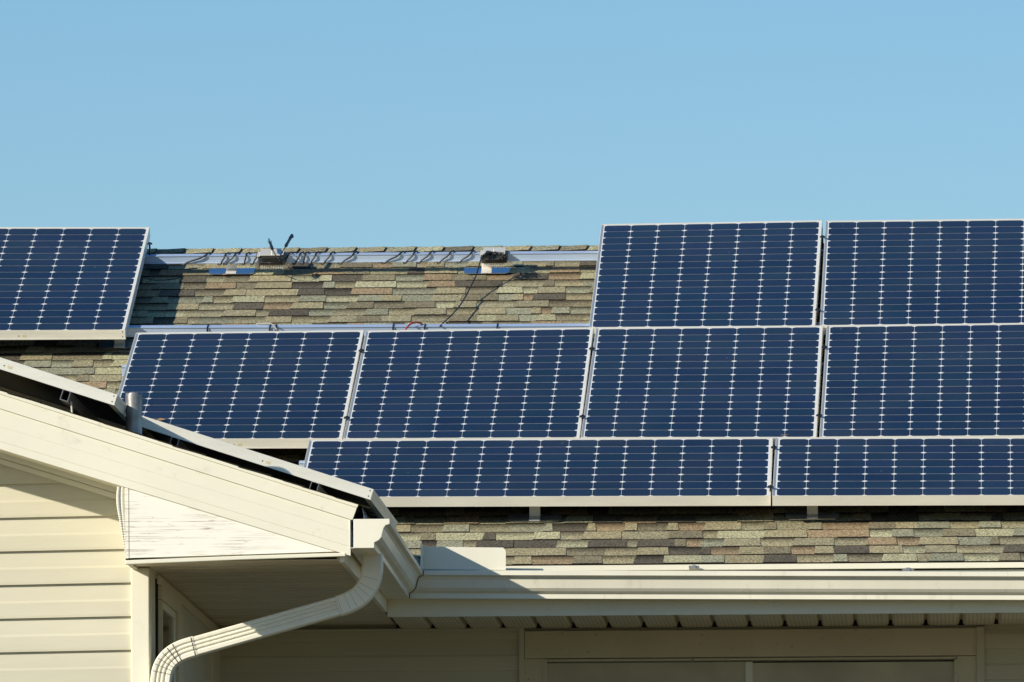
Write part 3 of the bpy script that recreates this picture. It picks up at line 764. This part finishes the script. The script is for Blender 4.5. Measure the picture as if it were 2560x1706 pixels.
# ------------------------------------------------------------------ rails
def c_rail(mb, P, L0, L1, h, d):
    prof = [(0.0, 0.0), (0.0, 0.004), (0.003, 0.006), (0.003, h * 0.35), (0.004, h * 0.37), (0.004, h - 0.004), (0.0, h - 0.002), (0.0, h), (d * 0.38, h), (d * 0.38, h - 0.008), (d * 0.62, h - 0.008), (d * 0.62, h), (d, h), (d, 0.0)]
    mb.prism([P(L0, b, c) for b, c in prof], [P(L1, b, c) for b, c in prof])
def main_rail(l, r, n_top, h, d, ext0, ext1, label):
    u0, v = rf(*l, n_top); u1, n1 = rfv(*r, v)
    def P(u, b, c): 
        return R.pt(u, v + b, n_top + (n1 - n_top) * (u - u0) / (u1 - u0) - h + c)
    mb = MB(); c_rail(mb, P, u0 - ext0, u1 + ext1, h, d)
    o = mb.build('mounting_rail', M['rail'], loc=P((u0 + u1) / 2, 0, 0))
    tag(o, label, 'mounting rail', 'mounting rails on the main roof'); return P, u0, u1, v
RT = NT - FR - 0.001                               # rail top touches the panel undersides
Pu, uu0, uu1, v_up = main_rail((372, 641.2), (1493, 632.6), RT, 0.038, 0.044, 0.9, 2.3, 'long aluminium rail just under the ridge, wound with black cable')
Pl, lu0, lu1, v_lo = main_rail((313, 820.2), (1480, 815.2), RT, 0.044, 0.05, 0.9, 2.3, 'long aluminium rail along the top of the middle panel row, strapped with black ties')
Pm, mu0, mu1, v_mi = main_rail((304, 918), (1480, 914), RT, 0.044, 0.044, 0.0, 2.3, 'aluminium rail poking out at the left end of the middle row panels')
_, _, _, v_q = main_rail((747, 1158), (1900, 1153), RT, 0.044, 0.044, 0.0, 2.4, 'aluminium rail poking out at the left end of the bottom row panels')
_, _, _, v_q2 = main_rail((1020, 1228), (2500, 1222), RT, 0.044, 0.044, 0.05, 1.0, 'aluminium rail hidden under the front edge of the bottom row')

def wing_rail(px, py, y0, y1, c_bot_of_panel, label):
    p = on_y(px, py, y0); a = (p - Wf.o).dot(WD)
    P = lambda L, b, c: Wf.o + WD * (a + b) + WN * (c_bot_of_panel - 0.044 + c) + Y1 * (L - YF)
    mb = MB(); tk, d_, h_ = 0.0025, 0.034, 0.044
    for b0, b1, c0, c1 in ((0, tk, 0, h_), (d_ - tk, d_, 0, h_ - 0.001), (tk, d_ - tk, 0, tk), (tk, d_ * 0.36, h_ - tk, h_), (d_ * 0.64, d_ - tk, h_ - tk, h_)):
        mb.hexa([P(L, b, c) for c in (c0, c1) for L, b in ((y0, b0), (y1, b0), (y1, b1), (y0, b1))])
    rl = tag(mb.build('mounting_rail', M['lead'], loc=P(y0, 0, 0)), label, 'mounting rail', 'mounting rails on the wing roof')
    f = MB(); f.hexa([P(y0 + dy, bb, cc) for cc, dd in ((-c_bot_of_panel + 0.05, 0.02), (0.01, 0.0)) for dy, bb in ((0.08, 0.036 + dd), (0.08, 0.042 + dd), (0.14, 0.042 + dd), (0.14, 0.036 + dd))])
    f.build('foot', M['bracket'], rl)
wing_rail(152, 990, YF + 0.17, YF + 3.0, cA - FR - 0.001, 'open rail end under the upper wing panel')
wing_rail(428, 1095, YF + 1.18, YF + 3.1, cB - FR - 0.001, 'shaded rail end under the upper half of the lower wing panel')
wing_rail(776, 1212, YF + 1.18, YF + 3.1, cB - FR - 0.001, 'shaded rail end under the lower half of the lower wing panel')

# ------------------------------------------------------------------ roof mounts
def roof_mount(u, v, label, h_top, plate_w=0.22, plate_v=0.135, bw=0.05):
    t = thing('roof_mount', label, 'roof mount', R.pt(u, v, 0.01), 'flashed rail feet')
    f = MB(); w = plate_w / 2; k = 0.02
    out = [(-w, plate_v), (-w + 0.004, k), (-w + 0.02, 0), (w - 0.02, 0), (w - 0.004, k), (w, plate_v)]
    f.prism([R.pt(u + a, v + b, 0.0115 - 0.004 * b / plate_v) for a, b in out], [R.pt(u + a, v + b, 0.0135 - 0.004 * b / plate_v) for a, b in out])
    f.build('flashing', M['flash'], t)
    b = MB(); hb = bw / 2
    b.box(R, u - hb, u + hb, v + 0.004, v + 0.075, 0.0137, 0.019)
    b.box(R, u - hb, u + hb, v + 0.065, v + 0.072, 0.0192, h_top)
    br = b.build('bracket', M['bracket'], t, bevel=0.001)
    s = MB(); s.tube([R.pt(u, v + 0.0645, h_top - 0.022), R.pt(u, v + 0.060, h_top - 0.022)], 0.008, 8); s.build('bolt', M['lead'], br)
    return t
u, v = rf(577, 686, 0.012); roof_mount(u, v, 'flashed foot under the ridge rail, left one, below the bare inverter', 0.075, 0.225)
u, v = rf(1216, 684.5, 0.012); roof_mount(u, v, 'flashed foot under the ridge rail, right one, behind the hanging black cable', 0.075, 0.225)
u, v = rf(297, 871, 0.012); roof_mount(u, v, 'shaded flashed foot below the far left upright panel', 0.075, 0.20)
u, v = rf(1336, 1304, 0.012); roof_mount(u, v, 'slotted white foot under the long sideways panel behind the wing', 0.095, 0.24, bw=0.048)
u, v = rf(2031, 1299, 0.012); roof_mount(u, v, 'slotted white foot under the right hand long sideways panel', 0.095, 0.24, bw=0.048)

# ------------------------------------------------------------------ clamps in the gaps between panels
def clamp(px, py, label, tall=0.012, wing=0.014):
    u, v = rf(px, py, NT + 0.004)
    b = MB(); f = Frame(R.pt(u, v, 0), RU, RV, RN)
    b.box(f, -0.0038, 0.0038, -0.012, 0.012, RT + 0.002, NT + tall * 0.4)
    w = wing
    b.prism([f.pt(-w, -0.014, NT + tall * 0.4 + 0.002), f.pt(w, -0.014, NT + tall * 0.4 + 0.002), f.pt(w, 0.014, NT + tall * 0.4 + 0.002), f.pt(-w, 0.014, NT + tall * 0.4 + 0.002)],
            [f.pt(-w * 0.6, -0.012, NT + tall), f.pt(w * 0.6, -0.012, NT + tall), f.pt(w * 0.6, 0.012, NT + tall), f.pt(-w * 0.6, 0.012, NT + tall)])
    b.tube([f.pt(0, 0, NT + tall), f.pt(0, 0, NT + tall + 0.005)], 0.004, 6)
    tag(b.build('panel_clamp', M['black']), label, 'panel clamp', 'black clamps between panels')
clamp(374, 612, 'tall black clamp at the right edge of the far left panel', 0.012, 0.013)
clamp(2056.5, 595, 'upper black clamp in the gap of the top row panels, against the sky')
clamp(2045, 777, 'lower black clamp in the gap of the top row panels')
clamp(904, 879, 'upper clamp in the left gap of the middle row')
clamp(867, 1047, 'lower clamp in the left gap of the middle row')
clamp(1480, 874, 'upper clamp in the middle gap of the middle row')
clamp(1456, 1044, 'lower clamp in the middle gap of the middle row')
clamp(2061, 870, 'upper clamp in the right gap of the middle row')
clamp(2048, 1041, 'lower clamp in the right gap of the middle row')
clamp(1935, 1121, 'upper clamp in the gap of the bottom row panels')
clamp(1926, 1220, 'lower clamp in the gap of the bottom row panels')

# ------------------------------------------------------------------ cables and inverters
def upix(px, py, n): return rf(px, py, n)
coil = [(457, 663, 517, 633.5), (551, 662, 565, 633.4), (564, 662, 589, 633.4), (610, 662, 617, 633), (631.5, 663, 645, 632.7), (707, 654, 723, 632.6), (737, 661, 751, 633.4), (757.5, 662, 764, 633.4), (775.5, 661.5, 790.5, 633.4), (808.5, 661.5, 827.5, 633.4), (852, 661.5, 885, 633.4),
        (960, 663.5, 1002, 631.4), (1014, 659.5, 1035.5, 631.4), (1048, 660, 1076, 631), (1098, 659, 1126, 631), (1148, 659, 1179, 630)]
pts = []
hN, dV = 0.038, 0.044
for i, (bx, by, tx, ty) in enumerate(coil):
    ub = rf(bx, by, RT - hN)[0]; ut = rf(tx, ty, RT)[0]
    if i == 0: 
        a = rf(bx - 40, by - 3, RT - hN)[0]; pts.append(R.pt(a, v_up - 0.004, RT - hN - 0.006))
    pts += [R.pt(ub - 0.012, v_up + 0.005, RT - hN - 0.007), R.pt(ub, v_up - 0.005, RT - hN - 0.004), R.pt(ub + (ut - ub) * 0.25, v_up - 0.0065, RT - hN + 0.010), R.pt(ub + (ut - ub) * 0.75, v_up - 0.0065, RT - 0.010), R.pt(ut, v_up + 0.002, RT + 0.0045),
            R.pt(ut + 0.014, v_up + dV - 0.004, RT + 0.0045)]
    if i + 1 < len(coil):
        un = rf(coil[i + 1][0], coil[i + 1][1], RT - hN)[0]
        pts += [R.pt(ut + (un - ut) * 0.2 + 0.012, v_up + dV + 0.006, RT - 0.012), R.pt(ut + (un - ut) * 0.75, v_up + dV + 0.006, RT - hN)]
def smoothpath(p, n=4):
    return [Vector(q) for q in pw([tuple(x) for x in p], n)]
mb = MB(); mb.tube(smoothpath(pts), 0.0040, 7)
tag(mb.build('cable', M['cable'], smooth=True), 'black cable wound in loops around the ridge rail', 'cable')
# hanging cable from the right inverter to the lower rail
mb = MB(); keys = [(1204, 644, 0.115), (1200, 656, 0.108), (1190, 690, 0.075), (1174, 722, 0.055), (1156, 755, 0.050), (1134, 783, 0.055), (1107, 809, 0.085), (1100, 816, 0.098)]
mb.tube(smoothpath([R.pt(*rf(a, b, c), c) for a, b, c in keys], 5), 0.0034, 7)
tag(mb.build('cable', M['cable'], smooth=True), 'slack black cable hanging over the shingles from the right inverter', 'cable')
mb = MB(); keys = [(1014, 824, 0.102), (1022, 814, 0.108), (1032, 807.5, 0.112), (1044, 806.5, 0.108), (1052, 809, 0.098), (1056, 812, 0.085)]
mb.tube(smoothpath([R.pt(*rf(a, b, c), c) for a, b, c in keys], 5), 0.0042, 7)
tag(mb.build('wire', M['red'], smooth=True), 'short red wire bent over the lower rail', 'wire')
mb = MB(); keys = [(640, 810.5, 0.10), (665, 808.5, 0.106), (678, 810, 0.110), (686, 816, 0.109), (692, 826, 0.102)]
mb.tube(smoothpath([R.pt(*rf(a, b, c), c) for a, b, c in keys], 5), 0.0034, 7)
tag(mb.build('cable', M['graycable'], smooth=True), 'short grey cable curling over the lower rail', 'cable')
mb = MB(); keys = [(372, 700, 0.02), (400, 701, 0.014), (430, 699, 0.013), (455, 693, 0.013)]
mb.tube(smoothpath([R.pt(*rf(a, b, c), c) for a, b, c in keys], 5), 0.003, 6)
tag(mb.build('cable', M['cable'], smooth=True), 'thin cable lying on the shaded shingles by the left panel', 'cable')

for k, (px, lab) in enumerate(((518.5, 'black tie strap on the lower rail, leftmost of all'), (674, 'black tie strap just left of the grey cable'), (689, 'black tie strap just right of the grey cable'), (982, 'black tie strap left of the red wire'), (1061, 'black tie strap right of the red wire'), (1242, 'black tie strap on the lower rail right of the hanging cable'))):
    u = rf(px, 818, RT)[0]; b = MB()
    lp = [(-0.003, RT + 0.001), (-0.003, RT - 0.045)]
    pth = [Pl(u, -0.0015, -0.0015), Pl(u, -0.0015, 0.0455), Pl(u + 0.001, 0.0515, 0.0455), Pl(u + 0.001, 0.0515, -0.0015)]
    for p, q in zip(pth, pth[1:] + pth[:1]):
        d = (q - p).normalized(); nn = d.cross(RU)
        b.hexa([p + RU * x + nn * y for y in (-0.001, 0.001) for x in (-0.003, 0.003)][:2] + [q + RU * 0.003 - nn * 0.001, q - RU * 0.003 - nn * 0.001] + [p - RU * 0.003 + nn * 0.001, p + RU * 0.003 + nn * 0.001, q + RU * 0.003 + nn * 0.001, q - RU * 0.003 + nn * 0.001])
    hd_ = Pl(u, -0.004, 0.030); b.box(Frame(hd_, RU, RV, RN), -0.004, 0.004, -0.003, 0.003, -0.004, 0.006)
    tag(b.build('cable_tie', M['black']), lab, 'cable tie', 'tie straps on the lower rail')

def inverter(px0, px1, label, n_lift):
    u0, u1 = rf(px0, 650, RT)[0], rf(px1, 650, RT)[0]; um = (u0 + u1) / 2
    t = thing('microinverter', label, 'microinverter', R.pt(um, v_up - 0.02, RT - 0.03), 'microinverters on the ridge rail')
    b = MB(); f = Frame(R.pt(0, v_up, RT), RU, RV, RN)
    v0, v1, nb, ntp = -0.055, 0.030, -0.036, 0.006 + n_lift
    b.hexa([f.pt(u0 + 0.004, v0, nb), f.pt(u1 - 0.004, v0, nb), f.pt(u1, v1, nb), f.pt(u0, v1, nb), f.pt(u0, v0 + 0.006, ntp), f.pt(u1, v0 + 0.006, ntp), f.pt(u1, v1, ntp), f.pt(u0, v1, ntp)])
    b.build('housing', M['iron'], t, bevel=0.004)
    fl = MB(); fl.box(f, u0 + 0.010, u1 - 0.012, v0 + 0.002, v1 + 0.05, ntp + 0.001, ntp + 0.0035)
    fl.box(f, u0 - 0.004, u0 + 0.010, v0 - 0.002, v1, ntp - 0.003, ntp + 0.0005)
    fl.build('mounting_plate', M['alu'], t)
    fn = MB(); k = u0 + 0.014
    while k < u1 - 0.014:
        fn.box(f, k, k + 0.003, v0 + 0.006, v1 - 0.01, nb - 0.018, nb + 0.001); k += 0.0085
    fn.build('heat_sink', M['bracket'], t)
    pot = MB(); pot.box(f, u0 + 0.022, u1 - 0.026, v0 - 0.007, v0 + 0.004, nb + 0.006, ntp - 0.010); pot.build('label_plate', M['black'], t, bevel=0.003)
    bo = MB(); bo.tube([f.pt(um, v0 + 0.03, ntp), f.pt(um, v0 + 0.03, ntp + 0.022)], 0.003, 6); bo.build('bolt', M['bracket'], t)
    return t, f, u0, u1, v0, nb, ntp
t, f, u0, u1, v0, nb, ntp = inverter(643, 713, 'bare microinverter on the ridge rail with two connectors sticking up against the sky', 0.004)
def connector(parent, base, keys, a, b, r0, notch):
    c = MB(); c.tube(smoothpath([R.pt(*rf(x, y, n), n) for x, y, n in keys], 5), 0.0024, 7)
    lead = c.build('lead', M['cable'], parent, smooth=True)
    n = keys[-1][2]; p, q = R.pt(*rf(*a, n), n), R.pt(*rf(*b, n), n)
    d = (q - p); L = lambda s: p + d * s
    c = MB(); prof = ([(0, 0.7), (0.05, 1.0), (0.2, 1.0), (0.24, 0.88), (0.5, 0.88), (0.7, 0.92), (0.74, 1.1), (0.84, 1.0), (1.0, 0.95)] if notch else [(0, 0.7), (0.05, 1.0), (0.3, 1.0), (0.34, 0.85), (0.66, 0.75), (0.70, 0.45), (1.0, 0.40)])
    c.tube([L(s) for s, _ in prof], [r0 * w for _, w in prof], 8)
    if notch:
        s_ = d.normalized(); c.box(Frame(L(0.86), (s_.cross(RN)).normalized(), s_, RN), 0.0, r0 * 1.5, -0.006, 0.006, -0.004, 0.004)
    else:
        s_ = d.normalized(); sx = s_.cross(RN).normalized()
        for q_ in (-1, 1): c.hexa([L(0.58) + sx * (q_ * r0 * 0.75 + x) + RN * y for y in (-0.002, 0.002) for x in (-0.001, 0.001)][:2] + [L(0.80) + sx * (q_ * r0 * 1.05 + 0.001), L(0.80) + sx * (q_ * r0 * 1.05 - 0.001)] + [L(0.58) + sx * (q_ * r0 * 0.75 - 0.001) + RN * 0.003, L(0.58) + sx * (q_ * r0 * 0.75 + 0.001) + RN * 0.003, L(0.80) + sx * (q_ * r0 * 1.05 + 0.001) + RN * 0.003, L(0.80) + sx * (q_ * r0 * 1.05 - 0.001) + RN * 0.003])
    c.build('connector', M['black'], parent)
connector(t, None, [(704, 648, 0.115), (694, 644, 0.12), (687, 635, 0.13), (681, 623, 0.14)], (681, 624), (672, 597.5), 0.0078, False)
connector(t, None, [(700, 650, 0.115), (701, 641, 0.12), (707, 628, 0.13), (715, 615, 0.14)], (714, 616.5), (730, 588.5), 0.0080, True)
cbn = MB(); cbn.tube(smoothpath([R.pt(*rf(x, y, n), n) for x, y, n in [(647, 668, 0.05), (653, 657, 0.08), (664, 657, 0.11), (685, 657, 0.115), (703, 652, 0.115), (712, 645, 0.112), (716, 652, 0.105)]], 5), 0.0028, 7)
cbn.tube(smoothpath([R.pt(*rf(x, y, n), n) for x, y, n in [(697, 648, 0.118), (703, 640, 0.122), (709, 640, 0.12), (711, 648, 0.115), (705, 654, 0.113), (698, 652, 0.116)]], 5), 0.003, 7)
cbn.build('lead', M['cable'], t, smooth=True)
t, f, u0, u1, v0, nb, ntp = inverter(1200, 1267, 'microinverter on the ridge rail buried under a bundle of black cable', 0.002)
rng = random.Random(3); cb = MB()
for k in range(9):
    ks = []
    x = rng.uniform(1201, 1215)
    while x < 1266:
        ks.append((x, rng.uniform(632, 650), 0.118 + rng.uniform(-0.004, 0.012))); x += rng.uniform(9, 17)
    if len(ks) > 2: cb.tube(smoothpath([R.pt(*rf(*q), q[2]) for q in ks], 4), 0.0034, 6)
cb.build('cable_bundle', M['cable'], t, smooth=True)
c = MB()
for a, b in (((1212, 637), (1240, 632)), ((1216, 630), (1242, 636))):
    p, q = R.pt(*rf(*a, 0.132), 0.132), R.pt(*rf(*b, 0.132), 0.132)
    c.tube([p, p + (q - p) * 0.1, p + (q - p) * 0.6, q], [0.005, 0.008, 0.008, 0.006], 8)
c.build('connector', M['black'], t)

# ------------------------------------------------------------------ vent pipe on the wing roof
pv = MB(); yv_ = YF + 0.77
pb, pt_ = on_y(335, 1100, yv_), on_y(334.5, 983.5, yv_)
prof = [(0, 0.050), (0.03, 0.040), (0.2, 0.0345), (0.55, 0.0335), (0.85, 0.0335), (0.97, 0.0350), (1.0, 0.0352)]
zb = wing_z(Vector((pb.x, 0, 0)))
base = Vector((pb.x, yv_, zb - 0.02)); top = Vector((pt_.x, yv_, pt_.z))
i0 = len(pv.v)
pv.tube([base + (top - base) * s for s, _ in prof] + [top - Z1 * 0.001, base + (top - base) * 0.9], [r for _, r in prof] + [0.029, 0.028], 20, caps=False)
rngp = random.Random(4)
pv.v = [p + Vector((rngp.uniform(-1, 1), rngp.uniform(-1, 1), 0)) * 0.0014 + Vector((0, 0, 0.004 * math.sin(3 * math.atan2(p.y - yv_, p.x - base.x)) if p.z > top.z - 0.02 else 0)) for p in pv.v]
vp = pv.build('vent_pipe', M['lead'], wroof, smooth=True)
sk = MB(); sk.box(Wf, (base - Wf.o).dot(WD) - 0.14, (base - Wf.o).dot(WD) + 0.14, 0.77 - 0.14, 0.77 + 0.14, 0.010, 0.0125); sk.build('flashing', M['lead'], wroof)

# ------------------------------------------------------------------ fallen leaves
def leaf(p, nrm, w, l, ang, label):
    b = MB(); x = Vector((math.cos(ang), math.sin(ang), 0)); x = (x - nrm * x.dot(nrm)).normalized(); y = nrm.cross(x)
    out = [(-1, 0), (-0.6, 0.6), (0, 1), (0.6, 0.6), (1, 0.05), (0.6, -0.6), (0, -1), (-0.6, -0.6)]
    c = p + nrm * 0.006
    for k in range(8):
        a, q = out[k], out[(k + 1) % 8]
        b.poly([c - nrm * 0.006, p + x * a[0] * l + y * a[1] * w + nrm * (0.002 + 0.25 * w * abs(a[1])), p + x * q[0] * l + y * q[1] * w + nrm * (0.002 + 0.25 * w * abs(q[1]))])
    o = tag(b.build('leaf', M['leaf']), label, 'leaf', 'dry leaves on the roof')
    sd = o.modifiers.new('solid', 'SOLIDIFY'); sd.thickness = 0.001
leaf(R.pt(*rf(403, 1052, NT), NT), RN, 0.020, 0.022, 0.4, 'brown leaf lying on a middle row panel above the wing')
leaf(R.pt(*rf(1961, 1089, NT), NT), RN, 0.004, 0.018, 0.1, 'pink brown leaf on the top frame of the bottom row')
leaf(R.pt(*rf(562, 688, 0.012), 0.012), RN, 0.010, 0.014, 0.1, 'small tan leaf at the foot under the ridge rail')

for o in bpy.data.objects:
    if '_o' in o: del o['_o']
